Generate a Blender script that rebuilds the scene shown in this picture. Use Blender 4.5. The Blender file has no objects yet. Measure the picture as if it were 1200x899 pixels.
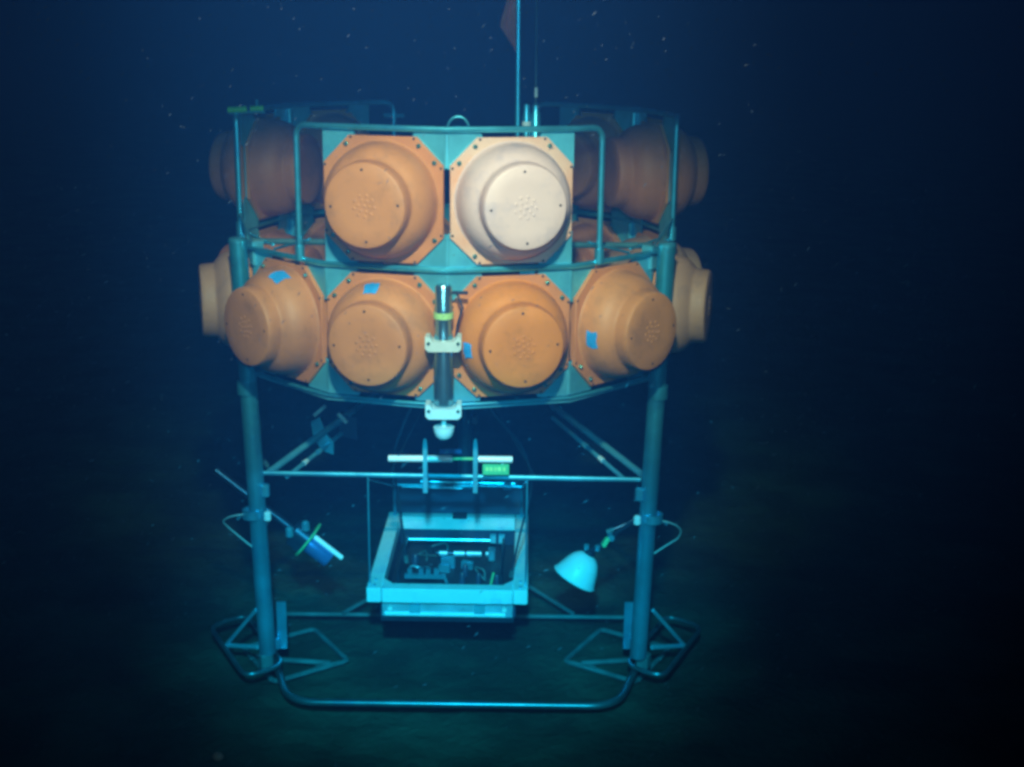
import bpy, math, random
from mathutils import Vector, Matrix
random.seed(7)
sc = bpy.context.scene
col = sc.collection
R = math.radians
PI = math.pi

# ------------------------------------------------------------------ camera
cam = bpy.data.cameras.new('camera')
cam.sensor_width = 36.0
cam.lens = 1539.45 / 1200 * 36.0
cam.clip_start = 0.05
cam.clip_end = 400
camo = bpy.data.objects.new('camera', cam)
col.objects.link(camo)
yaw, pitch, roll = 0.0231, 0.2628, 0.0114
fw = Vector((math.sin(yaw) * math.cos(pitch), math.cos(yaw) * math.cos(pitch), -math.sin(pitch)))
rt = fw.cross(Vector((0, 0, 1))).normalized()
up = rt.cross(fw)
r2 = rt * math.cos(roll) + up * math.sin(roll)
u2 = up * math.cos(roll) - rt * math.sin(roll)
camo.matrix_world = Matrix(((r2.x, u2.x, -fw.x, 0.1221), (r2.y, u2.y, -fw.y, -6.1511),
                            (r2.z, u2.z, -fw.z, 3.0421), (0, 0, 0, 1)))
sc.camera = camo

# ------------------------------------------------------------------ world, lamps, exposure
w = bpy.data.worlds.new('World')
sc.world = w
w.use_nodes = True
bg = w.node_tree.nodes['Background']
bg.inputs['Color'].default_value = (0.07, 0.28, 1.0, 1)
bg.inputs['Strength'].default_value = 0.017


def spot(name, loc, target, power, color, angle, blend, radius):
    l = bpy.data.lights.new(name, 'SPOT')
    l.energy = power
    l.color = color
    l.spot_size = R(angle)
    l.spot_blend = blend
    l.shadow_soft_size = radius
    o = bpy.data.objects.new(name, l)
    col.objects.link(o)
    o.location = loc
    d = Vector(target) - Vector(loc)
    o.rotation_euler = d.to_track_quat('-Z', 'Y').to_euler()
    return o


# the submersible's own head lamps, plus one added fill
spot('head_lamp', (0.05, -5.2, 4.75), (0.0, -0.9, 2.12), 3200, (1.0, 0.49, 0.315), 38, 1.0, 0.10).scale = (1.0, 0.56, 1.0)
spot('low_lamp', (0.05, -6.3, 4.1), (-0.02, -0.6, 0.52), 3600, (0.02, 0.80, 1.0), 26, 1.0, 0.10).scale = (1.0, 0.62, 1.0)
spot('fill_lamp', (0.06, -6.5, 3.5), (0.0, 0.0, 1.6), 370, (0.60, 0.86, 0.92), 54, 1.0, 0.12)  # wide fill added to brighten the mud, legs and upright tubes

sc.view_settings.view_transform = 'Standard'
sc.view_settings.look = 'None'
sc.view_settings.exposure = 0
sc.view_settings.gamma = 1
sc.view_settings.use_curve_mapping = False
sc.cycles.use_denoising = True
sc.cycles.max_bounces = 6
sc.cycles.volume_bounces = 0
sc.cycles.pixel_filter_type = 'BLACKMAN_HARRIS'
sc.cycles.filter_width = 3.3


# ------------------------------------------------------------------ materials
def mat(name, c, rough=0.5, metal=0.0, var=0.25, scale=6.0, bump=0.0, bscale=60.0, c2=None, lo=0.4, hi=0.65, spec=0.5, wear=0.0):
    m = bpy.data.materials.new(name)
    m.use_nodes = True
    nt = m.node_tree
    b = nt.nodes['Principled BSDF']
    b.inputs['Roughness'].default_value = rough
    b.inputs['Metallic'].default_value = metal
    b.inputs['Specular IOR Level'].default_value = spec
    tc = nt.nodes.new('ShaderNodeTexCoord')
    n = nt.nodes.new('ShaderNodeTexNoise')
    n.inputs['Scale'].default_value = scale
    n.inputs['Detail'].default_value = 5
    oi = nt.nodes.new('ShaderNodeObjectInfo')
    mul = nt.nodes.new('ShaderNodeMath')
    mul.operation = 'MULTIPLY'
    mul.inputs[1].default_value = 37.0
    nt.links.new(oi.outputs['Random'], mul.inputs[0])
    ad = nt.nodes.new('ShaderNodeVectorMath')
    ad.operation = 'ADD'
    nt.links.new(tc.outputs['Object'], ad.inputs[0])
    nt.links.new(mul.outputs[0], ad.inputs[1])
    nt.links.new(ad.outputs[0], n.inputs['Vector'])
    r = nt.nodes.new('ShaderNodeValToRGB')
    d = c2 or tuple(x * (1 - var) for x in c)
    r.color_ramp.elements[0].position = lo
    r.color_ramp.elements[1].position = hi
    r.color_ramp.elements[0].color = (*d, 1)
    r.color_ramp.elements[1].color = (*c, 1)
    nt.links.new(n.outputs['Fac'], r.inputs['Fac'])
    if wear:
        n3 = nt.nodes.new('ShaderNodeTexNoise')
        n3.inputs['Scale'].default_value = 7
        n3.inputs['Detail'].default_value = 9
        n3.inputs['Roughness'].default_value = 0.72
        nt.links.new(ad.outputs[0], n3.inputs['Vector'])
        r3 = nt.nodes.new('ShaderNodeValToRGB')
        r3.color_ramp.elements[0].position = 0.50
        r3.color_ramp.elements[1].position = 0.68
        r3.color_ramp.elements[0].color = (0, 0, 0, 1)
        r3.color_ramp.elements[1].color = (wear, wear, wear, 1)
        nt.links.new(n3.outputs['Fac'], r3.inputs['Fac'])
        mx = nt.nodes.new('ShaderNodeMix')
        mx.data_type = 'RGBA'
        nt.links.new(r3.outputs['Color'], mx.inputs['Factor'])
        nt.links.new(r.outputs['Color'], mx.inputs[6])
        mx.inputs[7].default_value = (c[0] * 0.42, c[1] * 0.52, c[2] * 0.75, 1)
        nt.links.new(mx.outputs[2], b.inputs['Base Color'])
    else:
        nt.links.new(r.outputs['Color'], b.inputs['Base Color'])
    if bump:
        n2 = nt.nodes.new('ShaderNodeTexNoise')
        n2.inputs['Scale'].default_value = bscale
        n2.inputs['Detail'].default_value = 6
        nt.links.new(tc.outputs['Object'], n2.inputs['Vector'])
        bp = nt.nodes.new('ShaderNodeBump')
        bp.inputs['Strength'].default_value = bump
        bp.inputs['Distance'].default_value = 0.02
        nt.links.new(n2.outputs['Fac'], bp.inputs['Height'])
        nt.links.new(bp.outputs['Normal'], b.inputs['Normal'])
    return m


M = {}
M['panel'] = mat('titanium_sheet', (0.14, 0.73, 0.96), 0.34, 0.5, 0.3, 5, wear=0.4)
M['tube'] = mat('titanium_tube', (0.10, 0.70, 0.95), 0.34, 0.75, 0.25, 8, wear=0.6)
M['leg'] = mat('titanium_leg', (0.05, 0.52, 0.74), 0.38, 0.7, 0.3, 5, wear=0.6)
M['chrome'] = mat('polished_steel', (0.28, 0.62, 0.74), 0.24, 0.9, 0.2, 9)
M['dark'] = mat('dark_anodised_metal', (0.02, 0.09, 0.15), 0.28, 0.7, 0.3, 9)
M['orange_d'] = mat('float_plastic_dimmed', (0.58, 0.20, 0.075), 0.6, 0, 0.16, 4, 0.04, 45, wear=0.5)  # orange darkened to carry the weaker light on the back floats
M['orange_e'] = mat('float_plastic_muted', (0.44, 0.25, 0.15), 0.6, 0, 0.16, 4, 0.04, 45, wear=0.5)  # greyer, less saturated orange for the side floats
M['orange_a'] = mat('float_plastic_tan', (0.63, 0.27, 0.085), 0.55, 0, 0.14, 4, 0.04, 45, wear=0.5)
M['orange_b'] = mat('float_plastic_orange', (0.72, 0.265, 0.036), 0.55, 0, 0.13, 4, 0.04, 45, wear=0.5)
M['orange_c'] = mat('float_plastic_dusky', (0.55, 0.24, 0.088), 0.55, 0, 0.16, 4, 0.04, 45, wear=0.5)
M['orange_f'] = mat('float_flange_orange', (0.62, 0.245, 0.075), 0.55, 0, 0.15, 7)
M['pale'] = mat('float_plastic_white', (0.72, 0.56, 0.54), 0.5, 0, 0.07, 4, 0.03, 45, wear=0.5)
M['pale_f'] = mat('float_flange_pale', (0.72, 0.50, 0.38), 0.55, 0, 0.2, 5, c2=(0.70, 0.34, 0.18), lo=0.35, hi=0.6)
M['hole'] = mat('screw_hole_dark', (0.03, 0.035, 0.03), 0.7)
M['bolt'] = mat('bolt_steel', (0.22, 0.55, 0.50), 0.25, 0.8)
M['tape'] = mat('blue_tape', (0.03, 0.42, 1.0), 0.5)
M['white'] = mat('white_plastic', (0.42, 0.82, 0.90), 0.38, 0, 0.12, 7, wear=0.6)
M['clamp'] = mat('clamp_plastic', (0.55, 0.82, 0.86), 0.35, 0, 0.1, 9)
M['rodwhite'] = mat('glossy_white_rod', (0.85, 0.92, 0.95), 0.2, 0, 0.03, 9)
M['green'] = mat('yellow_green_tape', (0.22, 0.85, 0.10), 0.5)
M['lime'] = mat('lime_band', (0.40, 0.85, 0.32), 0.45)
M['greenring'] = mat('green_gasket', (0.10, 0.62, 0.28), 0.4)
M['flag'] = mat('faded_orange_cloth', (0.90, 0.20, 0.10), 0.85, 0, 0.3, 9)
M['blackp'] = mat('black_plastic', (0.008, 0.02, 0.035), 0.6)
M['rail'] = mat('scuffed_base_tube', (0.05, 0.26, 0.32), 0.34, 0.75, 0.4, 6, wear=0.6)
M['dull'] = mat('dull_tube', (0.03, 0.16, 0.19), 0.7, 0.0, 0.4, 10)  # darker, rougher tone for low tubes, struts and aerial
M['wallw'] = mat('stained_wall_plastic', (0.20, 0.42, 0.52), 0.5, 0, 0.3, 8, wear=0.6)
M['bluehouse'] = mat('blue_housing', (0.08, 0.34, 0.85), 0.28, 0.6)
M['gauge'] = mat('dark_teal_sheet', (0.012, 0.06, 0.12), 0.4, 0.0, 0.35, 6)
M['speck'] = mat('marine_snow', (0.07, 0.13, 0.20), 0.9)
M['wire'] = mat('grey_cable', (0.25, 0.42, 0.45), 0.45)


# ------------------------------------------------------------------ mesh helpers
class MB:
    def __init__(s):
        s.v = []
        s.f = []

    def add(s, v, f):
        o = len(s.v)
        s.v += [tuple(x) for x in v]
        s.f += [tuple(i + o for i in q) for q in f]
        return s

    def box(s, c, d, mtx=None, bev=0.0):
        x, y, z = (q / 2 for q in d)
        if bev:
            b = bev
            prof = [(-x + b, -y), (x - b, -y), (x, -y + b), (x, y - b), (x - b, y), (-x + b, y), (-x, y - b), (-x, -y + b)]
            inner = [(px * (1 - b / x), py * (1 - b / y)) for px, py in prof]
            rings = [(-z, inner), (-z + b, prof), (z - b, prof), (z, inner)]
            v = [Vector((px, py, zz)) for zz, ring in rings for px, py in ring]
            f = [(k * 8 + i, k * 8 + (i + 1) % 8, k * 8 + 8 + (i + 1) % 8, k * 8 + 8 + i) for k in range(3) for i in range(8)]
            f += [tuple(range(7, -1, -1)), tuple(range(24, 32))]
        else:
            v = [Vector((a, b_, e)) for e in (-z, z) for a, b_ in ((-x, -y), (x, -y), (x, y), (-x, y))]
            f = [(3, 2, 1, 0), (4, 5, 6, 7), (0, 1, 5, 4), (1, 2, 6, 5), (2, 3, 7, 6), (3, 0, 4, 7)]
        c = Vector(c)
        s.add([(mtx @ p if mtx else p) + c for p in v], f)
        return s

    def tube(s, path, r, seg=10, closed=False, r_end=None):
        P = [Vector(p) for p in path]
        n = len(P)
        v, f = [], []
        prev = None
        for i in range(n):
            if closed:
                t = (P[(i + 1) % n] - P[i - 1]).normalized()
            else:
                t = (P[min(i + 1, n - 1)] - P[max(i - 1, 0)]).normalized()
            if prev is None:
                a = Vector((0, 0, 1)) if abs(t.z) < 0.9 else Vector((1, 0, 0))
                nrm = (a - t * a.dot(t)).normalized()
            else:
                nrm = (prev - t * prev.dot(t)).normalized()
            prev = nrm
            bn = t.cross(nrm)
            rr = r if r_end is None else r + (r_end - r) * i / (n - 1)
            for k in range(seg):
                an = 2 * PI * k / seg
                v.append(P[i] + (nrm * math.cos(an) + bn * math.sin(an)) * rr)
        m = n if closed else n - 1
        for i in range(m):
            a, b = i * seg, ((i + 1) % n) * seg
            f += [(a + k, a + (k + 1) % seg, b + (k + 1) % seg, b + k) for k in range(seg)]
        if not closed:
            f += [tuple(range(seg - 1, -1, -1)), tuple(range((n - 1) * seg, n * seg))]
        return s.add(v, f)

    def lathe(s, prof, seg=40, axis='z', mtx=None, off=(0, 0, 0)):
        """prof: (radius, height); axis 'y-' sends height to -Y"""
        v, f, idx = [], [], []
        for r, h in prof:
            if r < 1e-6:
                idx.append([len(v)])
                v.append((0, 0, h))
            else:
                idx.append([len(v) + k for k in range(seg)])
                v += [(r * math.cos(2 * PI * k / seg), r * math.sin(2 * PI * k / seg), h) for k in range(seg)]
        for a, b in zip(idx, idx[1:]):
            for k in range(seg):
                q = [a[k % len(a)], a[(k + 1) % len(a)], b[(k + 1) % len(b)], b[k % len(b)]]
                q = list(dict.fromkeys(q))
                if len(q) > 2:
                    f.append(tuple(q))
        V = [Vector(p) for p in v]
        if axis == 'y-':
            V = [Vector((p.x, -p.z, p.y)) for p in V]
        if mtx:
            V = [mtx @ p for p in V]
        return s.add([p + Vector(off) for p in V], f)

    def prism(s, poly, y0, y1):
        """poly in XZ, extruded along Y"""
        n = len(poly)
        v = [(x, y0, z) for x, z in poly] + [(x, y1, z) for x, z in poly]
        f = [tuple(range(n)), tuple(range(2 * n - 1, n - 1, -1))] + [(i, i + n, (i + 1) % n + n, (i + 1) % n) for i in range(n)]
        return s.add(v, f)

    def mesh(s, name, m, ang=35):
        me = bpy.data.meshes.new(name)
        me.from_pydata(s.v, [], s.f)
        me.validate()
        me.update()
        me.materials.append(m)
        me.shade_smooth()
        me.set_sharp_from_angle(angle=R(ang))
        return me

    def build(s, name, m, parent=None, loc=None, ang=35):
        o = bpy.data.objects.new(name, s.mesh(name, m, ang))
        col.objects.link(o)
        if parent:
            o.parent = parent
        if loc:
            o.location = loc
        return o


def link_mesh(name, me, parent):
    o = bpy.data.objects.new(name, me)
    col.objects.link(o)
    o.parent = parent
    return o


def thing(name, label, cat, loc=(0, 0, 0), rz=0, group=None):
    o = bpy.data.objects.new(name, None)
    o.empty_display_size = 0.1
    col.objects.link(o)
    o.location = loc
    o.rotation_euler = (0, 0, rz)
    o['label'] = label
    o['category'] = cat
    if group:
        o['group'] = group
    return o


def rounded(pts, rad, n=5, closed=False):
    P = [Vector(p) for p in pts]
    out = []
    N = len(P)
    for i in range(N):
        if not closed and i in (0, N - 1):
            out.append(P[i])
            continue
        a, b, c = P[i - 1], P[i], P[(i + 1) % N]
        d1, d2 = (a - b), (c - b)
        q = min(rad, d1.length * 0.45, d2.length * 0.45)
        p1, p2 = b + d1.normalized() * q, b + d2.normalized() * q
        for k in range(n + 1):
            t = k / n
            out.append(p1 * (1 - t) ** 2 + b * 2 * t * (1 - t) + p2 * t * t)
    return out


def axis_mtx(d):
    return Vector(d).normalized().to_track_quat('Z', 'Y').to_matrix()


# ------------------------------------------------------------------ seabed
def seabed():
    xs = sorted(set([-150, -100, -60, -40, -28, -20, -14, -10, -8] + [round(-3 + 0.04 * i, 3) for i in range(151)] + [-6, -5.5, -5, -4.6, -4.2, -3.8, -3.4, 3.4, 3.8, 4.2, 4.6, 5, 5.5, 6] + [8, 10, 14, 20, 28, 40, 60, 100, 150]))
    ys = sorted(set([-12, -9, -7] + [-5, -4, -3.4, -2.9, -2.4] + [round(-2 + 0.04 * i, 3) for i in range(126)] + [3.3, 3.7, 4.2, 5, 6] + [8, 10, 13, 17, 22, 28, 35, 45, 60, 80, 110, 160, 230]))
    from mathutils import noise
    v, f = [], []
    for y in ys:
        for x in xs:
            q = max(0.0, 1 - max(abs(x), abs(y)) / 9)
            h = (noise.noise(Vector((x * 0.9, y * 0.9, 3))) * 0.045 + noise.noise(Vector((x * 3.3, y * 3.3, 7))) * 0.018 + noise.noise(Vector((x * 7, y * 9, 1))) * 0.012 + noise.noise(Vector((x * 17, y * 17, 5))) * 0.007)
            v.append((x, y, h * (0.3 + 0.7 * q) - 0.002))
    nx = len(xs)
    for j in range(len(ys) - 1):
        for i in range(nx - 1):
            f.append((j * nx + i, j * nx + i + 1, (j + 1) * nx + i + 1, (j + 1) * nx + i))
    m = mat('seabed_mud', (0.028, 0.078, 0.062), 0.95, 0, 0.55, 2.2, 0.8, 22, spec=0.1)
    o = MB().add(v, f).build('seabed', m, ang=180)
    o['kind'] = 'structure'
    o['label'] = 'dark muddy sea floor with small bumps'


seabed()

# ------------------------------------------------------------------ lander frame
DEL = -0.0216
ZT, ZM, ZB = 2.661, 2.118, 1.568
AP = math.cos(R(15))
SIDE = 2 * math.sin(R(15))


def A(deg, r=1.0, z=0.0):
    a = R(deg) + DEL
    return Vector((r * math.sin(a), -r * math.cos(a), z))


lander = thing('lander_frame', 'large round titanium frame on three legs carrying two rings of floats', 'frame', (0, 0, 0))

# sheet panels behind the floats
def panel_mesh():
    hw, hh = SIDE / 2 - 0.002, (ZM - ZB) / 2 - 0.006
    n = 0.030
    a, b = 0.128, 0.125
    out = [(-hw, -hh), (-b, -hh), (-b, -hh + n * 1.6), (b, -hh + n * 1.6), (b, -hh), (hw, -hh), (hw, -a), (hw - n, -a), (hw - n, a), (hw, a),
           (hw, hh), (b, hh), (b, hh - n * 1.6), (-b, hh - n * 1.6), (-b, hh), (-hw, hh), (-hw, a), (-hw + n, a), (-hw + n, -a), (-hw, -a)]
    rr = 0.205
    N = len(out)
    inn = []
    for x, z in out:
        an = math.atan2(z, x)
        inn.append((rr * math.cos(an), rr * math.sin(an)))
    t = 0.003
    v = [(x, -t, z) for x, z in out] + [(x, -t, z) for x, z in inn] + [(x, t, z) for x, z in out] + [(x, t, z) for x, z in inn]
    f = []
    for i in range(N):
        j = (i + 1) % N
        f += [(i, j, N + j, N + i), (2 * N + j, 2 * N + i, 3 * N + i, 3 * N + j), (j, i, 2 * N + i, 2 * N + j), (N + i, N + j, 3 * N + j, 3 * N + i)]
    return MB().add(v, f).mesh('panel', M['panel'])


pm = panel_mesh()
UP = [-15, 15, 105, 135, -105, -135]
LOW = [-15 - 30 * k for k in range(6)][::-1] + [15 + 30 * k for k in range(6)]
for azs, z in ((UP, (ZT + ZM) / 2), (LOW, (ZM + ZB) / 2)):
    for a in azs:
        o = link_mesh('panel', pm, lander)
        o.location = A(a, AP, z)
        o.rotation_euler.z = R(a) + DEL

# folded seams where two sheets of a pair meet
for azs, z in (((0, 120, -120), (ZT + ZM) / 2), ([30 * k for k in range(12)], (ZM + ZB) / 2)):
    for a in azs:
        for s in (-1, 1):
            MB().tube([A(a, 0.9865, z + s * 0.131), A(a, 0.9865, z + s * 0.262)], 0.017, 16).build('folded_seam', M['panel'], lander)

# ring tubes
TR = 0.0125
ringp = []
for k in range(12):
    for q in (0.0, 0.5):
        a = 30 * (k + q)
        ringp.append(A(a, 1.0 if q == 0 else AP * 1.004, ZM))
RO = 0.012


def ring(z, r, name='ring_tube', ro=RO):
    pts = []
    for k in range(24):
        a = 15 * k
        pts.append(A(a, (1.0 if k % 2 == 0 else AP + 0.006) + ro, z))
    return MB().tube(pts, r, 10, closed=True).build(name, M['tube'], lander)


ring(ZM + 0.002, 0.0125)
ring(ZB - 0.004, 0.0085)
# flat angle lip under the lower ring
v, f = [], []
for k in range(24):
    rr = 1.0 if k % 2 == 0 else AP
    for r_, z in ((rr - 0.03, ZB - 0.016), (rr + 0.012, ZB - 0.016), (rr + 0.012, ZB - 0.022), (rr - 0.03, ZB - 0.022)):
        v.append(A(15 * k, r_, z))
for k in range(24):
    for i in range(4):
        a, b = k * 4, ((k + 1) % 24) * 4
        f.append((a + i, a + (i + 1) % 4, b + (i + 1) % 4, b + i))
MB().add(v, f).build('ring_lip', M['panel'], lander)

# guard rail round each pair of upper floats: top tube with posts at its ends
for base in (0, 120, -120):
    pts = [A(base - 38, 1.0, ZM + 0.01), A(base - 38, 1.0, ZT + 0.008)]
    for a, r_ in ((-30, 1.0), (-15, AP), (0, 1.0), (15, AP), (30, 1.0)):
        pts.append(A(base + a, r_ + RO, ZT + 0.008))
    pts += [A(base + 38, 1.0, ZT + 0.008), A(base + 38, 1.0, ZM + 0.01)]
    P = rounded(pts[:3], 0.055)[:-1] + [Vector(p) for p in pts[2:-2]] + rounded(pts[-3:], 0.055)[1:]
    MB().tube(P, 0.0125, 10).build('guard_rail', M['tube'], lander)
    for e in (-38, 38):
        MB().lathe([(0, -0.03), (0.02, -0.03), (0.02, 0.03), (0, 0.03)], 12, off=A(base + e, 1.0, ZM + 0.03)).build('post_socket', M['tube'], lander)

# deck beams across the middle, hidden behind the floats, that carry mast and fittings
MB().box((0.30, -0.0, ZM - 0.03), (0.06, 1.84, 0.04)).build('deck_beam', M['leg'], lander)
for s in (-1, 1):
    MB().tube([A(60 * s, 1.0, ZM + 0.03), (0.30, -0.2 , ZM - 0.02)], 0.014, 8).build('deck_strut', M['dull'], lander)
    # short struts in the open corners over the legs
    MB().tube([A(35 * s, 0.99, ZM + 0.09), A(52 * s, 0.96, ZM + 0.012)], 0.006, 8).build('corner_strut', M['tube'], lander)
    MB().tube([A(52 * s, 0.965, ZM + 0.03), A(72 * s, 0.965, ZM + 0.03)], 0.007, 8).build('corner_strut', M['tube'], lander)
    MB().tube([A(60 * s, 1.0, ZM + 0.02), A(80 * s, 1.0, ZM + 0.10)], 0.006, 8).build('corner_strut', M['tube'], lander)
    MB().box(A(60 * s, 0.985, ZM - 0.02), (0.05, 0.05, 0.10), Matrix.Rotation(R(60 * s) + DEL, 3, 'Z')).build('leg_bracket', M['panel'], lander)

# legs
RL = 1.052
for s, a in ((1, 60), (-1, -60), (0, 180)):
    b, t = A(a, RL - 0.045, 0.20), A(a, RL + 0.014, 2.16)
    g = MB().tube([b, t], 0.0395, 20)
    leg = g.build('leg', M['leg'], lander)
    MB().lathe([(0.0, 0), (0.034, 0), (0.041, -0.008), (0.041, -0.02), (0, -0.02)], 20, off=t + Vector((0, 0, 0.008))).build('cap', M['tube'], leg)
    MB().lathe([(0.0405, -0.02), (0.0465, -0.02), (0.0465, 0.02), (0.0405, 0.02)], 20, off=A(a, RL, 0.905)).build('collar', M['tube'], leg)
    MB().lathe([(0.0405, -0.03), (0.0445, -0.03), (0.0445, 0.03), (0.0405, 0.03)], 20, off=A(a, RL, 1.50)).build('collar', M['leg'], leg)
    MB().box(A(a + (2.5 if a < 0 else -2.5), RL - 0.05, 1.02), (0.035, 0.035, 0.06), bev=0.006).build('clamp_block', M['tube'], leg)
    MB().box(A(a + (3.2 if a < 0 else -3.2), RL - 0.05, 0.90), (0.03, 0.03, 0.045), bev=0.006).build('clamp_block', M['clamp'], leg)

# tie bar between the front legs and braces running back and up
MB().tube([(-0.87, -0.475, 1.088), (0.845, -0.485, 1.066)], 0.0115, 10).build('tie_bar', M['tube'], lander)
for k in range(16):
    if k in (4, 9):
        continue
tb = Vector((0, 1.0, 1.52))
for s, q, q2 in ((-1, (-0.592, 0.05, 1.171), (-0.594, 0.05, 1.096)), (1, (0.549, 0.05, 1.198), (0.521, 0.05, 1.154))):
    p0 = Vector((0.85 * s, -0.46, 1.085))
    d = (Vector(q) - p0)
    MB().tube([p0, p0 + d * 1.25], 0.016, 10).build('brace', M['panel'], lander)
    p1 = Vector((0.77 * s, -0.455, 1.062 - 0.0))
    d2 = Vector(q2) - p1
    MB().tube([p1, p1 + d2 * 1.2], 0.010, 8).build('brace', M['panel'], lander)
    for t in (0.35, 0.62):
        c = p1 + d2 * t
        MB().tube([c - d2 * 0.03, c + d2 * 0.03], 0.0125, 8).build('ferrule', M['clamp'], lander)
    # far ends reach the back leg
    MB().tube([p0 + d * 1.22, A(180, RL - 0.03, 1.46)], 0.011, 8).build('brace', M['leg'], lander)

# base ring: front bar with bent corners, sides past the legs, cross bar behind
base = [(-0.95, 0.18, 0.10), (-0.885, -0.33, 0.105), (-0.745, -0.775, 0.10), (0.735, -0.815, 0.10), (0.90, -0.35, 0.105), (0.94, 0.14, 0.10)]
MB().tube(rounded(base, 0.13, 7), 0.0175, 12).build('base_ring', M['rail'], lander)
MB().tube([(-0.955, 0.185, 0.085), (0.945, 0.145, 0.085)], 0.011, 10).build('cross_tube', M['dull'], lander)
for s in (-1, 1):
    MB().tube([(0.6 * s, 0.16, 0.10), A(180, RL - 0.02, 0.12)], 0.011, 8).build('base_strut', M['dull'], lander)

# feet
def foot(mx):
    X = lambda p: Vector((p[0] * mx, p[1], p[2]))
    lo = [X(p) for p in ((0.535, -0.235, 0.03), (0.745, 0.12, 0.03), (1.076, -0.095, 0.03), (0.863, -0.455, 0.03))]
    fo = thing_part('foot')
    MB().tube(rounded(lo, 0.03, 3, closed=True), 0.0125, 8, closed=True).build('ground_frame', M['dull'], fo)
    MB().tube([X((0.615, -0.27, 0.035)), X((0.865, -0.235, 0.035))], 0.013, 8).build('cross_bar', M['dull'], fo)
    upl = [X(p) for p in ((0.805, -0.515, 0.15), (0.965, -0.635, 0.15), (1.235, -0.10, 0.15), (1.07, 0.03, 0.15))]
    MB().tube(rounded(upl, 0.075, 5, closed=True), 0.0115, 10, closed=True).build('skid_loop', M['rail'], fo)
    MB().tube([X((1.115, -0.31, 0.15)), X((0.925, -0.50, 0.425))], 0.0095, 8).build('stay', M['panel'], fo)
    MB().tube([X((1.115, -0.31, 0.15)), X((0.935, -0.45, 0.21))], 0.012, 8).build('stay', M['panel'], fo)
    MB().box(X((0.825, -0.40, 0.30)), (0.045, 0.012, 0.24)).build('side_plate', M['leg'], fo)
    MB().box(X((0.86, -0.43, 0.22)), (0.05, 0.03, 0.05)).build('lug', M['leg'], fo)
    MB().box(X((0.89, -0.495, 0.165)), (0.06, 0.06, 0.08), Matrix.Rotation(R(60) * mx, 3, 'Z'), bev=0.01).build('sole_block', M['dull'], fo)
    for x, y in ((0.535, -0.235), (1.076, -0.095), (0.863, -0.455)):
        MB().tube([X((x * 0.6 + 0.9 * 0.4, y * 0.6 - 0.5 * 0.4, 0.05)), X((x, y, 0.03))], 0.007, 6).build('stay', M['dull'], fo)


def thing_part(name):
    o = bpy.data.objects.new(name, None)
    col.objects.link(o)
    o.parent = lander
    return o


foot(1)
foot(-1)
fo = thing_part('foot')
MB().tube(rounded([A(171, 0.9, 0.05), A(171, 1.25, 0.05), A(189, 1.25, 0.05), A(189, 0.9, 0.05)], 0.05, 4, closed=True), 0.0125, 8, closed=True).build('ground_frame', M['leg'], fo)
MB().box(A(180, RL, 0.06), (0.12, 0.12, 0.05)).build('sole_block', M['leg'], fo)

# lifting eye on the front rail
pts = [(0.022 + 0.041 * math.cos(t), -0.985, 2.672 + 0.045 * math.sin(t)) for t in [PI * k / 12 for k in range(13)]]
MB().tube(pts, 0.005, 8).build('lifting_eye', M['tube'], lander)
# cross fitting on the end of the back left rail
tx = A(-158, 1.0, 2.60)
MB().tube([tx + Vector((-0.055, 0, 0)), tx + Vector((0.055, 0, 0))], 0.012, 8).build('cross_fitting', M['tube'], lander)
# dark plate and bright gusset on the left brace
rm = Matrix.Rotation(R(-12), 3, 'Y')
MB().prism([(-0.705, 1.20), (-0.665, 1.225), (-0.635, 1.14), (-0.60, 1.10), (-0.603, 1.035), (-0.655, 1.055), (-0.70, 1.12)], -0.045, -0.035).build('gusset_plate', M['panel'], lander)
MB().prism([(-0.585, 1.20), (-0.50, 1.18), (-0.50, 1.07), (-0.585, 1.09)], 0.09, 0.10).build('back_plate', M['gauge'], lander)
MB().tube([(-0.69, -0.05, 1.235), (-0.635, -0.05, 1.285)], 0.009, 8).build('end_pin', M['clamp'], lander)
MB().tube([(-0.575, -0.05, 1.245), (-0.535, -0.05, 1.20)], 0.010, 8).build('end_pin', M['clamp'], lander)

# ------------------------------------------------------------------ floats
def octagon(h, c):
    return [(-h + c, -h), (h - c, -h), (h, -h + c), (h, h - c), (h - c, h), (-h + c, h), (-h, h - c), (-h, -h + c)]


FL0, FL1 = 0.0045, 0.021
DOME = [(0.236, FL1), (0.231, 0.026), (0.2285, 0.036), (0.2265, 0.06), (0.2225, 0.085), (0.2155, 0.108), (0.205, 0.127), (0.192, 0.142), (0.180, 0.152),
        (0.1725, 0.158), (0.1695, 0.163), (0.1690, 0.170), (0.1675, 0.20), (0.1655, 0.215), (0.1615, 0.222), (0.154, 0.226), (0.10, 0.2262), (0, 0.2262)]


def flange(y0, y1, hw=0.2488):
    o8 = octagon(hw, 0.108)
    i8 = octagon(hw - 0.003, 0.1068)
    g = MB()
    n = 8
    v = [(x, -y0, z) for x, z in o8] + [(x, -(y1 - 0.003), z) for x, z in o8] + [(x, -y1, z) for x, z in i8]
    f = []
    for k in range(2):
        f += [(k * n + i, k * n + (i + 1) % n, (k + 1) * n + (i + 1) % n, (k + 1) * n + i) for i in range(n)]
    f += [tuple(range(n - 1, -1, -1)), tuple(range(2 * n, 3 * n))]
    return g.add(v, f)


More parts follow.
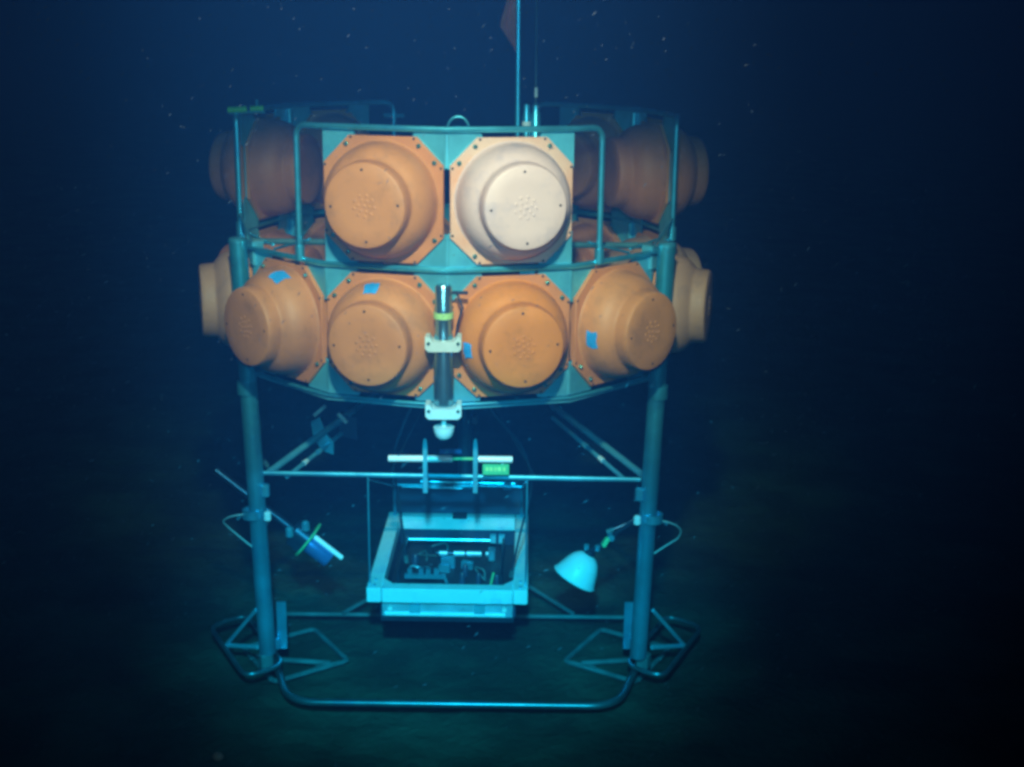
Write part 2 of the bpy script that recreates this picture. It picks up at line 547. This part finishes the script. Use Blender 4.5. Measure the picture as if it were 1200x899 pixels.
fl_front = flange(FL0, FL1)
fl_back = flange(-FL1, -FL0, 0.232)
shell = MB().lathe(DOME, 48, 'y-')
back = MB().lathe([(r, -h) for r, h in DOME], 48, 'y-')
meshes = {}
for key in ('orange_a', 'orange_b', 'orange_c', 'orange_d', 'orange_e', 'pale'):
    fk = 'pale_f' if key == 'pale' else 'orange_f'
    meshes[key] = (fl_front.mesh('flange', M[fk]), shell.mesh('dome', M[key], 30), fl_back.mesh('flange', M['orange_f']),
                   back.mesh('back_dome', M['orange_c' if key == 'pale' else key], 30))
bolt_m = MB().lathe([(0.0105, 0), (0.0105, 0.004), (0.007, 0.0045), (0.007, 0.011), (0.0055, 0.0125), (0, 0.0125)], 6, 'y-').mesh('bolt', M['bolt'])
hole_m = MB().lathe([(0.0055, 0), (0.0055, 0.001), (0, 0.001)], 10, 'y-').mesh('screw_hole', M['hole'])


def emblem_mesh(key):
    g = MB()
    for n, rr, r in ((9, 0.042, 0.0075), (6, 0.023, 0.007), (1, 0.0, 0.0075)):
        for k in range(n):
            a = 2 * PI * k / n + 0.3
            g.lathe([(r, 0), (r * 0.92, 0.0010), (r * 0.5, 0.0019), (0, 0.0021)], 10, 'y-', off=(rr * math.cos(a), -0.226, rr * math.sin(a)))
    return g.mesh('emblem', M[key], 60)


emb = {k: emblem_mesh(k) for k in ('orange_a', 'orange_b', 'orange_c', 'orange_d', 'orange_e', 'pale')}


def tape(parent, ang, half, s0, s1):
    prof = [(0.2265, 0.06), (0.2225, 0.085), (0.2155, 0.108), (0.205, 0.127), (0.192, 0.142)]
    prof = prof[s0:s1]
    v, f = [], []
    n = 7
    for r, h in prof:
        for k in range(n):
            a = R(ang - half + 2 * half * k / (n - 1))
            a += 0.02 * math.sin(h * 90 + k)
            q = 0.0022 + 0.0018 * math.sin(k * 2.1 + h * 70)
            v.append(((r + q) * math.cos(a), -(h + 0.0012 + 0.002 * math.sin(k * 1.3)), (r + q) * math.sin(a)))
    for j in range(len(prof) - 1):
        f += [(j * n + k, j * n + k + 1, (j + 1) * n + k + 1, (j + 1) * n + k) for k in range(n - 1)]
    MB().add(v, f).build('tape_patch', M['tape'], parent, ang=60)


BOLTS = []
for k in range(4):
    a = R(45 + 90 * k)
    for q in (-0.045, 0.045):
        BOLTS.append((0.2585 * math.cos(a) - q * math.sin(a), 0.2585 * math.sin(a) + q * math.cos(a)))
BH = []
for k in range(4):
    a = R(45 + 90 * k)
    for q in (-0.078, 0.078):
        BH.append((0.2635 * math.cos(a) - q * math.sin(a), 0.2635 * math.sin(a) + q * math.cos(a)))


def make_float(az, z, key, label, group, tape_at=None, spin=0.0):
    root = thing('hardhat_float', label, 'float', A(az, AP, z), R(az) + DEL, group)
    a, b, c, d = meshes[key]
    dome = link_mesh('dome', b, root)
    fl = link_mesh('flange', a, root)
    link_mesh('flange', c, root)
    bd = link_mesh('back_dome', d, root)
    e = link_mesh('emblem', emb[key], dome)
    e.rotation_euler.y = spin
    for k in range(4):
        h = link_mesh('screw_hole', hole_m, dome)
        an = PI / 2 * k + 0.05
        h.location = (0.137 * math.cos(an), -0.2258, 0.137 * math.sin(an))
    for x, zz in BOLTS:
        if random.random() < 0.16:
            continue
        h = link_mesh('bolt', bolt_m, fl)
        h.location = (x, -FL1 + 0.001, zz)
        h.rotation_euler.y = random.random() * 3
    for x, zz in BH:
        h = link_mesh('screw_hole', hole_m, fl)
        h.location = (x, -FL1 - 0.0002, zz)
    if tape_at:
        tape(dome, *tape_at)
    return root


zu, zl = (ZT + ZM) / 2, (ZM + ZB) / 2
gu, gl = 'floats of the upper ring', 'floats of the lower ring'
make_float(-15, zu, 'orange_a', 'tan orange float in the upper row, left of the white float', gu, spin=0.4)
make_float(15, zu, 'pale', 'the only white float, front right of the upper row', gu, spin=1.0)
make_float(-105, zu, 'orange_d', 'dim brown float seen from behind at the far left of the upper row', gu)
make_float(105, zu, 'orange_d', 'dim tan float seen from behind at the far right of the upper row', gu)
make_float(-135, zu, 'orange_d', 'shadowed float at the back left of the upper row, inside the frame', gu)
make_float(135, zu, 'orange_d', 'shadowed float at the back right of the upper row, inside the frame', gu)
make_float(-15, zl, 'orange_a', 'orange float with blue tape on top, left of the vertical release cylinder', gl, (95, 8, 1, 5), 0.2)
make_float(15, zl, 'orange_b', 'brightest orange float, lower row, just right of the vertical release cylinder', gl, (187, 8.5, 2, 5), 0.8)
make_float(-45, zl, 'orange_c', 'orange float with blue tape on top, in front of the left leg', gl, (72, 9, 0, 4), 0.1)
make_float(45, zl, 'orange_a', 'orange float with upright blue tape at its left, in front of the right leg', gl, (186, 9, 0, 3), 0.5)
make_float(-75, zl, 'orange_e', 'pale brown float in profile behind the left leg, lower row', gl)
make_float(75, zl, 'orange_e', 'pale brown float in profile behind the right leg, lower row', gl)
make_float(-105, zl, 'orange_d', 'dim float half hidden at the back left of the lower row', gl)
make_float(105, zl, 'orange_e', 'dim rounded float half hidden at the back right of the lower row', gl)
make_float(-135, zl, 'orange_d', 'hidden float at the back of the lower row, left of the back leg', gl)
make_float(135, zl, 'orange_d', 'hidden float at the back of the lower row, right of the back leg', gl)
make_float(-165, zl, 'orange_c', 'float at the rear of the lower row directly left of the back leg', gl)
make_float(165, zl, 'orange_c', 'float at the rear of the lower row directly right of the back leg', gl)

# ------------------------------------------------------------------ release cylinder on the front of the lower ring
t = thing('release_cylinder', 'upright dark metal cylinder with two white clamps at the front seam', 'cylinder', (-0.033, -1.10, 1.445))
cx = 0
Z = lambda z: z - 1.445
MB().lathe([(0, Z(1.60)), (0.040, Z(1.60)), (0.040, Z(1.83)), (0.037, Z(1.84)), (0.037, Z(1.88)), (0.033, Z(1.89)), (0.033, Z(1.945)),
            (0.037, Z(1.95)), (0.037, Z(1.99)), (0.033, Z(2.0)), (0.033, Z(2.07)), (0.028, Z(2.08)), (0, Z(2.08))], 24).build('housing', M['chrome'], t)
MB().lathe([(0.0335, Z(1.948)), (0.0395, Z(1.948)), (0.0395, Z(1.972)), (0.0335, Z(1.972))], 24).build('lime_band', M['lime'], t)
for zc in (1.853, 1.578):
    c = MB().prism([(-0.058, -0.030), (0.058, -0.030), (0.071, -0.018), (0.071, 0.030), (0.054, 0.030), (0.044, 0.012), (-0.044, 0.012), (-0.054, 0.030), (-0.071, 0.030), (-0.071, -0.018)], -0.055, 0.02).build('clamp', M['clamp'], t, (0, 0, Z(zc)))
    MB().box((0, 0.05, 0.0), (0.06, 0.07, 0.03)).build('clamp_arm', M['clamp'], c)
    for x in (-0.058, 0.058):
        MB().lathe([(0.007, 0), (0.007, 0.006), (0, 0.006)], 8, 'y-', off=(x, -0.055, 0.005)).build('bolt', M['bolt'], c)
MB().tube([(0, 0, Z(1.60)), (0, 0, Z(1.50))], 0.010, 10).build('rod', M['clamp'], t)
MB().lathe([(0, Z(1.447)), (0.018, Z(1.450)), (0.034, Z(1.463)), (0.041, Z(1.485)), (0.042, Z(1.502)), (0.012, Z(1.505)), (0, Z(1.505))], 20).build('cup', M['clamp'], t)
MB().box((0.06, 0.02, Z(2.045)), (0.07, 0.012, 0.012)).build('latch', M['blackp'], t)
MB().tube([(0.05, 0.03, Z(2.045)), (0.075, 0.0, Z(1.99)), (0.055, 0.0, Z(1.92)), (0.048, 0.02, Z(1.86))], 0.005, 6).build('cable', M['blackp'], t)

# ------------------------------------------------------------------ mast, flag, aerial, beacons
MS = Vector((0.268, -0.45, ZM - 0.01))
t = thing('flag_mast', 'tall thin pole rising out of the frame into the dark water', 'pole', MS)
MB().tube([(0, 0, 0), (-0.008, 0, 1.55)], 0.0125, 10, r_end=0.010).build('pole', M['leg'], t)
MB().lathe([(0, 0), (0.03, 0), (0.03, 0.02), (0.018, 0.025), (0.018, 0.09), (0, 0.09)], 16).build('base_socket', M['tube'], t)
fl = thing('flag', 'limp faded orange flag hanging from the top of the pole', 'flag', (0.262, -0.45, 2.95))
v, f = [], []
nz, nx = 22, 9
for j in range(nz + 1):
    q = j / nz
    z = 0.50 * q
    wd = 0.006 + 0.064 * min(1, max(0, (q - 0.0) / 0.19)) * (1 - 0.55 * min(1, max(0, (q - 0.19) / 0.25))) + 0.05 * max(0, q - 0.5)
    for i in range(nx + 1):
        x = -wd * i / nx
        y = 0.016 * math.sin(i * 1.3 + 3.5 * q) * i / nx
        v.append((x - 0.008, y, z + 0.02 * i / nx * (1 - q)))
for j in range(nz):
    for i in range(nx):
        a = j * (nx + 1) + i
        f.append((a, a + 1, a + nx + 2, a + nx + 1))
o = MB().add(v, f).build('cloth', M['flag'], fl, ang=180)
sd = o.modifiers.new('thick', 'SOLIDIFY')
sd.thickness = 0.003
t = thing('whip_aerial', 'very thin faint aerial rod right of the flag pole', 'aerial', (0.342, -0.45, ZM - 0.01))
MB().tube([(0, 0, 0.45), (-0.006, 0, 1.5)], 0.0035, 6).build('whip', M['dull'], t)
MB().lathe([(0, 0), (0.021, 0), (0.021, 0.59), (0.016, 0.60), (0.016, 0.625), (0.006, 0.635), (0, 0.635)], 14).build('base_tube', M['tube'], t)
MB().lathe([(0, 0.66), (0.007, 0.66), (0.007, 0.70), (0, 0.70)], 8).build('ferrule', M['clamp'], t)
t = thing('beacon', 'short upright cylinder tight against the foot of the flag pole', 'beacon', (0.302, -0.47, ZM - 0.01))
MB().lathe([(0, 0), (0.017, 0), (0.017, 0.58), (0.013, 0.60), (0.013, 0.63), (0, 0.635)], 14).build('tube', M['tube'], t)
MB().lathe([(0.0175, 0.54), (0.0195, 0.54), (0.0195, 0.56), (0.0175, 0.56)], 14).build('band', M['clamp'], t)

# yellow green tape on the left rail
t = thing('marker_tape', 'yellow green tape wrapped on the rail at the top left corner', 'tape', A(-83, 1.0, ZT + 0.008))
d = (A(-90, 1.0) - A(-83, 1.0)).normalized()
MB().tube([(-0.035, 0.0, 0.012), (0.05, 0.0, 0.016)], 0.014, 10).build('band', M['green'], t)
MB().tube([(0.065, 0.0, 0.018), (0.125, 0.0, 0.022)], 0.012, 10).build('band', M['green'], t)
MB().tube([(0.095, 0.0, 0.03), (0.095, 0.0, 0.06)], 0.007, 8).build('stub', M['tube'], t)
MB().tube([(-0.03, 0, 0.0), (0.13, 0, 0.006)], 0.007, 8).build('rail_pin', M['tube'], t)

# ------------------------------------------------------------------ white rod rack on the tie bar
t = thing('rod_rack', 'bright white horizontal rod held by two thin upright plates on the tie bar', 'rack', (-0.02, -0.55, 1.03))
oz = 1.03
rod1 = MB().tube([(-0.278, 0, 0.155), (0.008, 0, 0.154)], 0.0150, 14).build('rod', M['rodwhite'], t)
MB().tube([(0.006, 0, 0.154), (0.115, 0, 0.154)], 0.007, 10).build('joint_pin', M['greenring'], t)
MB().tube([(0.124, 0, 0.153), (0.277, 0, 0.152)], 0.0150, 14).build('rod', M['rodwhite'], t)
for x in (-0.113, 0.111):
    MB().prism([(x - 0.010, 0.0), (x + 0.010, 0.0), (x + 0.010, 0.22), (x + 0.007, 0.25), (x, 0.257), (x - 0.007, 0.25), (x - 0.010, 0.22)], -0.024, -0.017).build('upright_plate', M['panel'], t)
    MB().box((x, 0.03, 0.045), (0.024, 0.09, 0.024)).build('bar_clamp', M['tube'], t)
MB().box((0.0, 0.012, 0.185), (0.10, 0.004, 0.02)).build('blue_reflection', M['bluehouse'], t)  # blue strip modelling a faint reflection above the rod
tg = thing('green_tag', 'small green tag hanging under the right end of the white rod', 'tag', (0.1835, -0.545, 1.107))
MB().box((0, 0, 0.026), (0.118, 0.004, 0.050)).build('plate', M['greenring'], tg)
for i, (x, wd) in enumerate(((-0.04, 0.012), (-0.022, 0.014), (-0.002, 0.012), (0.016, 0.014), (0.037, 0.012))):
    MB().box((x, -0.003, 0.028), (wd, 0.002, 0.018)).build('mark', M['lime'], tg)
MB().tube([(0.03, 0.0, 0.05), (0.03, 0.0, 0.07)], 0.003, 6).build('tie', M['clamp'], tg)

# ------------------------------------------------------------------ benthic chamber
CH = Vector((-0.02, -0.05, 0.36))
t = thing('benthic_chamber', 'white square sampling chamber hanging open above the mud between the legs', 'chamber', CH, -0.035)
zt = 0.19
L, W, B, H = 1.0, 0.745, 0.068, 0.072
for s in (-1, 1):
    MB().box((s * (W / 2 - B / 2), 0, zt - H / 2), (B, L, H), bev=0.005).build('frame_bar', M['white'], t)
MB().box((0, -L / 2 + B / 2 + 0.002, zt - H / 2 - 0.002), (W - 2 * B - 0.004, B, H), bev=0.005).build('frame_bar', M['white'], t)
bk = MB().box((0, L / 2 - B / 2 - 0.002, zt - H / 2 - 0.002), (W - 2 * B - 0.004, B, H), bev=0.005).build('frame_bar', M['white'], t)
MB().box((0.01, L / 2 - B / 2, zt + 0.004), (0.075, B + 0.02, 0.02)).build('notch_block', M['blackp'], bk)
for s in (-1, 1):
    x = s * (W / 2 - B)
    y = -L / 2 + B
    g = MB()
    v = [(x, y, zt - 0.004), (x - s * 0.05, y, zt - 0.004), (x, y + 0.06, zt - 0.004), (x, y, zt - 0.05), (x - s * 0.05, y, zt - 0.05), (x, y + 0.06, zt - 0.05)]
    g.add(v, [(0, 1, 2), (5, 4, 3), (0, 3, 4, 1), (1, 4, 5, 2), (2, 5, 3, 0)]).build('corner_gusset', M['white'], t)
    for yy in (-L / 2 + 0.035, -L / 2 + 0.10, L / 2 - 0.04):
        MB().lathe([(0.008, 0), (0.008, 0.004), (0, 0.004)], 10, off=(s * (W / 2 - 0.034), yy, zt)).build('screw', M['tube'], t)
# open box below the frame
WB, LB = 0.62, 0.86
wl = 0.012
zb = 0.025
for s in (-1, 1):
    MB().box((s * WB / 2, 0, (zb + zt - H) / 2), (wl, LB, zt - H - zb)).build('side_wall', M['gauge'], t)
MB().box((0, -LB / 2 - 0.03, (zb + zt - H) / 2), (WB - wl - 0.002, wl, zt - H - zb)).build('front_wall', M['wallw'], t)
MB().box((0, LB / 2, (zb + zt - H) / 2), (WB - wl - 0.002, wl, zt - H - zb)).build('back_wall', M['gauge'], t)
MB().box((0, 0, zb + 0.012), (WB - wl - 0.004, LB - wl - 0.004, 0.01)).build('floor_plate', M['blackp'], t)
MB().tube([(-0.29, -LB / 2 - 0.045, 0.055), (0.27, -LB / 2 - 0.045, 0.055)], 0.012, 10).build('front_rail', M['white'], t)
MB().box((0, -LB / 2 - 0.04, 0.030), (WB, 0.02, 0.02)).build('lower_lip', M['dark'], t)
for s in (-1, 1):
    MB().lathe([(0.012, 0), (0.012, 0.02), (0, 0.02)], 10, 'y-', off=(s * 0.265, -LB / 2 - 0.04, 0.085)).build('knob', M['clamp'], t)
    MB().box((s * 0.15, -LB / 2 - 0.05, 0.085), (0.05, 0.02, 0.04)).build('latch', M['panel'], t)
# gear inside
zi = 0.075
MB().tube([(-0.09, 0.10, zi + 0.05), (0.10, 0.09, zi + 0.05)], 0.010, 8).build('pipe', M['dark'], t)
for x, l in ((-0.055, 0.04), (0.025, 0.055), (0.10, 0.075), (0.175, 0.03)):
    MB().tube([(x - l / 2, 0.09, zi + 0.05), (x + l / 2, 0.09, zi + 0.05)], 0.0145, 10).build('fitting', M['panel'], t)
MB().box((0.19, 0.09, zi + 0.05), (0.035, 0.06, 0.06), bev=0.006).build('valve', M['tube'], t)
MB().box((-0.13, -0.13, zi + 0.02), (0.20, 0.022, 0.02)).build('cross_rail', M['leg'], t)
for x in (-0.205, -0.15, -0.115, -0.075):
    MB().box((x, -0.13, zi + 0.045), (0.022, 0.022, 0.03)).build('stub', M['leg'], t)
MB().tube([(-0.04, -0.13, zi + 0.03), (-0.02, -0.17, zi + 0.0)], 0.008, 8).build('stub', M['tube'], t)
MB().tube([(-0.25, 0.30, zi + 0.04), (0.20, 0.30, zi + 0.04)], 0.008, 8).build('pipe', M['panel'], t)
for x in (0.19, 0.235):
    MB().box((x, 0.30, zi + 0.05), (0.03, 0.03, 0.04)).build('stub', M['panel'], t)
MB().tube(rounded([(0.0, -0.30, zi), (0.15, -0.30, zi), (0.19, -0.25, zi + 0.01), (0.205, -0.15, zi + 0.05)], 0.04), 0.006, 8).build('hose', M['greenring'], t)
MB().tube([(-0.09, -0.40, zi - 0.04), (-0.09, -0.40, zi + 0.05)], 0.010, 8).build('stub', M['panel'], t)
for x, y in ((0.05, -0.1), (0.13, -0.1), (0.22, -0.12), (0.06, 0.0), (-0.2, 0.12)):
    MB().lathe([(0, -0.05), (0.014, -0.05), (0.014, 0.02), (0.008, 0.03), (0, 0.03)], 10, off=(x, y, zi)).build('sample_tube', M['gauge'], t)
for x in (-0.255, 0.245):
    MB().tube(rounded([(x, 0.38, zi - 0.05), (x, 0.30, zi + 0.06), (x, -0.2, zi + 0.06), (x, -0.28, zi - 0.05)], 0.04), 0.007, 8).build('hose', M['dark'], t)
rg = random.Random(3)
for k in range(12):
    x, y = rg.uniform(-0.24, 0.2), rg.uniform(-0.36, 0.3)
    h = rg.uniform(0.0, 0.05)
    if k % 2:
        MB().tube(rounded([(x, y, zi - 0.05), (x, y, zi + h), (x + rg.uniform(-0.1, 0.1), y + rg.uniform(-0.08, 0.08), zi + h), (x + rg.uniform(-0.14, 0.14), y + rg.uniform(-0.1, 0.1), zi - 0.05)], 0.03), 0.005, 6).build('hose', M['dull' if k % 4 == 1 else 'panel'], t)
    else:
        MB().box((x, y, zi - 0.03 + h / 2), (rg.uniform(0.03, 0.09), rg.uniform(0.02, 0.04), 0.04 + h), Matrix.Rotation(rg.uniform(-0.4, 0.4), 3, 'Z'), bev=0.005).build('block', M[rg.choice(('dark', 'gauge', 'leg'))], t)
# lid panel standing behind, with rails, and hanging rods
lid = MB().box((0.0, L / 2 - 0.02, zt + 0.10), (0.70, 0.012, 0.19)).build('lid_panel', M['gauge'], t)
MB().tube([(-0.30, L / 2 - 0.035, zt + 0.155), (0.02, L / 2 - 0.035, zt + 0.15)], 0.006, 8).build('lid_rail', M['tube'], lid)
MB().tube([(-0.20, L / 2 - 0.035, zt + 0.185), (0.30, L / 2 - 0.035, zt + 0.18)], 0.006, 8).build('lid_rail', M['tube'], lid)
for x in (0.05, 0.26):
    MB().box((x, L / 2 - 0.035, zt + 0.165), (0.05, 0.02, 0.04), bev=0.005).build('lid_hinge', M['leg'], lid)
for s in (-1, 1):
    MB().tube([(s * 0.362, -L / 2 + 0.055, 0.715), (s * 0.362, -L / 2 + 0.055, zt - 0.05)], 0.0045, 6).build('hanger_rod', M['leg'], t)
    MB().tube([(s * 0.335, L / 2 - 0.05, 0.36), (s * 0.335, L / 2 - 0.05, zt - 0.01)], 0.007, 8).build('corner_rod', M['leg'], t)
    MB().tube([(s * 0.36, -L / 2 + 0.06, 0.70), (s * 0.335, L / 2 - 0.05, 0.35)], 0.005, 6).build('hanger_rod', M['dark'], t)
MB().tube([(-0.335, L / 2 - 0.05, 0.36), (0.335, L / 2 - 0.05, 0.36)], 0.006, 8).build('corner_rod', M['leg'], t)

# ------------------------------------------------------------------ instrument on the arm by the left leg
ax = Vector((0.565, -0.05, -0.45)).normalized()
c0 = Vector((-0.690, -0.40, 0.735))
t = thing('instrument_head', 'instrument with green disc and short blue barrel on an arm past the left leg', 'instrument', c0)
AM = axis_mtx(ax)
MB().tube([Vector((-1.11, -0.37, 1.066)) - c0, Vector((-0.745, -0.40, 0.775)) - c0], 0.018, 12).build('arm', M['dark'], t)
MB().lathe([(0, -0.004), (0.092, -0.004), (0.096, 0.0), (0.092, 0.006), (0, 0.006)], 28, mtx=AM).build('green_disc', M['greenring'], t)
MB().lathe([(0, -0.085), (0.05, -0.085), (0.058, -0.075), (0.058, -0.004), (0, -0.004)], 24, mtx=AM).build('back_housing', M['dark'], t)
MB().lathe([(0, 0.006), (0.045, 0.006), (0.045, 0.130), (0.040, 0.138), (0.020, 0.138), (0.020, 0.132), (0, 0.132)], 24, mtx=AM, off=(-0.006, 0, -0.008)).build('barrel', M['bluehouse'], t)
sd_ = Vector((0.45, -0.35, 0.565)).normalized() * 0.042
MB().lathe([(0, 0.006), (0.0125, 0.006), (0.0125, 0.172), (0.009, 0.178), (0, 0.178)], 12, mtx=AM, off=sd_).build('highlight_tube', M['rodwhite'], t)  # white tube shaped as the highlight along the barrel
for q in (Vector((0.0, -0.06, 0.09)), Vector((-0.075, -0.06, 0.06))):
    MB().lathe([(0, -0.02), (0.018, -0.02), (0.018, 0.018), (0.010, 0.026), (0, 0.026)], 12, off=q).build('knob', M['tube'], t)
MB().box((-0.05, -0.02, -0.01), (0.05, 0.05, 0.09), AM, bev=0.006).build('bracket', M['dark'], t)

# dome lamp by the right leg
c0 = Vector((0.552, -0.50, 0.585))
t = thing('dome_lamp', 'pale dome shaped lamp shade tilted down beside the right leg', 'lamp', c0)
ax = Vector((0.50, 0.10, 0.86)).normalized()     # rim centre to apex
AM = axis_mtx(ax)
MB().lathe([(0.105, -0.004), (0.109, 0.003), (0.102, 0.012), (0.091, 0.045), (0.079, 0.078), (0.064, 0.106), (0.043, 0.126), (0.02, 0.134), (0, 0.136)], 32, mtx=AM).build('shade', M['white'], t)
MB().lathe([(0.104, -0.003), (0.087, 0.045), (0.058, 0.100), (0, 0.124)], 32, mtx=AM).build('reflector', M['clamp'], t)
MB().lathe([(0, 0.128), (0.026, 0.128), (0.026, 0.15), (0.016, 0.155), (0, 0.155)], 16, mtx=AM).build('socket', M['dark'], t)
tip = ax * 0.15
for q in (Vector((0.03, -0.01, 0.02)), Vector((-0.02, 0.0, 0.02))):
    MB().lathe([(0, -0.012), (0.012, -0.012), (0.012, 0.014), (0, 0.018)], 10, off=tip + q).build('knob', M['tube'], t)
e0, e1, e2 = tip, Vector((0.79, -0.5, 0.85)) - c0, Vector((0.875, -0.5, 0.90)) - c0
MB().tube([e0, e0 * 0.45 + e1 * 0.55], 0.012, 10).build('arm', M['dark'], t)
MB().lathe([(0, -0.018), (0.016, -0.018), (0.016, 0.018), (0, 0.018)], 12, 'y-', off=e0 * 0.45 + e1 * 0.55).build('joint', M['tube'], t)
MB().tube([e0 * 0.45 + e1 * 0.55, e1, e2], 0.010, 10).build('arm', M['dark'], t)
MB().box(e0 * 0.6 + e1 * 0.4 + Vector((0.0, -0.015, 0.0)), (0.03, 0.02, 0.05), AM, bev=0.005).build('clip', M['greenring'], t)

# wire loops on the legs
for s, pts, lab in ((-1, [(-0.93, 0.905), (-0.985, 0.908), (-1.03, 0.896), (-1.058, 0.872), (-1.04, 0.84), (-1.0, 0.80), (-0.93, 0.745)], 'thin pale wire loop sticking out left of the left leg'),
                    (1, [(0.91, 0.885), (0.965, 0.882), (1.01, 0.866), (1.038, 0.835), (1.03, 0.79), (0.98, 0.755), (0.90, 0.705)], 'thin pale wire loop sticking out right of the right leg')):
    P = rounded([(x, -0.52 - 0.02 * math.sin(k), z) for k, (x, z) in enumerate(pts)], 0.03, 4)
    p0 = P[0].copy()
    t = thing('wire_loop', lab, 'wire', p0, 0, 'wire loops on the front legs')
    MB().tube([p - p0 for p in P], 0.0045, 8).build('wire', M['wire'], t)
    MB().tube([(0.01 * s, 0, -0.012), (0.01 * s, 0, 0.012)], 0.010, 8).build('clip', M['tube'], t)
    MB().tube([(0.045 * s, -0.0, -0.01), (0.06 * s, 0.0, -0.025)], 0.007, 8).build('clip', M['tube'], t)

# ropes that slant down from the ring to the chamber
for x0, x1, lab in ((-0.10, -0.30, 'faint thin line slanting left from the ring to the tie bar'), (0.14, 0.36, 'faint thin line slanting right from the ring to the tie bar')):
    p0, p1 = Vector((x1, -0.478, 1.085)), Vector((x0, -0.80, 1.556))
    t = thing('guy_line', lab, 'rope', p0, 0, 'thin lines below the ring')
    MB().tube([(0, 0, 0), p1 - p0], 0.0028, 6).build('line', M['dark'], t)

# slack cables behind the rod rack
for pts, lab in (([(0.10, -0.62, 1.556), (0.17, -0.45, 1.36), (0.31, -0.40, 1.20), (0.36, -0.42, 1.02), (0.30, -0.46, 0.80), (0.26, -0.40, 0.55)], 'slack dark cable hanging right of the green tag'),
                 ([(-0.14, -0.62, 1.556), (-0.24, -0.40, 1.30), (-0.30, -0.36, 1.12), (-0.27, -0.30, 0.90), (-0.24, -0.25, 0.56)], 'slack dark cable hanging behind the left half of the white rod'),
                 ([(-0.92, -0.45, 1.42), (-0.88, -0.40, 1.30), (-0.90, -0.44, 1.18), (-0.86, -0.42, 1.10)], 'short cable running down the inside of the left leg'),
                 ([(0.85, -0.43, 1.05), (0.82, -0.44, 0.97), (0.86, -0.44, 0.88), (0.80, -0.45, 0.84), (0.70, -0.46, 0.80)], 'short curled cable between the right leg and the dome lamp')):
    P = rounded(pts, 0.12, 5)
    p0 = P[0].copy()
    t = thing('cable', lab, 'cable', p0, 0, 'slack cables')
    MB().tube([p - p0 for p in P], 0.005, 8).build('sheath', M['dark'], t)
    MB().tube([P[-1] - p0 + (P[-2] - P[-1]).normalized() * 0.035, P[-1] - p0], 0.011, 8).build('plug', M['dull'], t)

# ------------------------------------------------------------------ small things in the mud and the water
def pebble(name, loc, r, m, lab, cat):
    from mathutils import noise
    g = MB().lathe([(0, -r * 0.5), (r * 0.7, -r * 0.4), (r, 0), (r * 0.75, r * 0.45), (r * 0.3, r * 0.62), (0, r * 0.64)], 14)
    g.v = [tuple(Vector(p) * (1 + 0.25 * noise.noise(Vector(p) * 30 + Vector(loc)))) for p in g.v]
    o = g.build(name, m, loc=loc, ang=60)
    o['label'] = lab
    o['category'] = cat


pebble('pebble', (-1.012, -1.072, 0.0), 0.026, mat('reddish_stone', (0.34, 0.17, 0.14), 0.8), 'small reddish pebble on the mud in the lower left', 'pebble')

g = MB()
for k in range(11000):
    d = random.uniform(3.4, 11.0)
    x, y = random.uniform(-0.42, 0.42), random.uniform(-0.31, 0.31)
    p = camo.matrix_world @ Vector((x * d * 1.05, y * d * 1.05, -d))
    if p.z < 0.1 or (abs(p.x) < 1.35 and abs(p.y) < 1.35 and p.z < 2.9):
        continue
    r = random.choice((0.0008, 0.0009, 0.0010, 0.0013, 0.0018)) * d / 5
    l = r * random.choice((1, 1.5, 2.5, 4, 7))
    th = random.gauss(0.6, 0.35)
    e = Vector((math.cos(th), 0.2, math.sin(th))).normalized()
    n = Vector((0, 1, 0)).cross(e).normalized()
    q = e.cross(n)
    g.add([p + e * l, p - e * l, p + n * r, p - n * r, p + q * r, p - q * r], [(0, 2, 4), (0, 4, 3), (0, 3, 5), (0, 5, 2), (1, 4, 2), (1, 3, 4), (1, 5, 3), (1, 2, 5)])
o = g.build('marine_snow', M['speck'])
o['kind'] = 'stuff'
o['label'] = 'fine pale specks drifting in the water'

# ------------------------------------------------------------------ the water itself
hz = MB().box((0, 105, 2.4), (320, 264, 7.0)).build('haze', bpy.data.materials.new('sea_water'))
hz['kind'] = 'stuff'
hz['label'] = 'dark blue sea water'
m = hz.data.materials[0]
m.use_nodes = True
nt = m.node_tree
for n in list(nt.nodes):
    if n.type != 'OUTPUT_MATERIAL':
        nt.nodes.remove(n)
pv = nt.nodes.new('ShaderNodeVolumePrincipled')
pv.inputs['Color'].default_value = (0.022, 0.055, 0.15, 1)
pv.inputs['Density'].default_value = 0.11
pv.inputs['Anisotropy'].default_value = 0.0
pv.inputs['Absorption Color'].default_value = (0.0, 0.55, 0.75, 1)
nt.links.new(pv.outputs['Volume'], [n for n in nt.nodes if n.type == 'OUTPUT_MATERIAL'][0].inputs['Volume'])
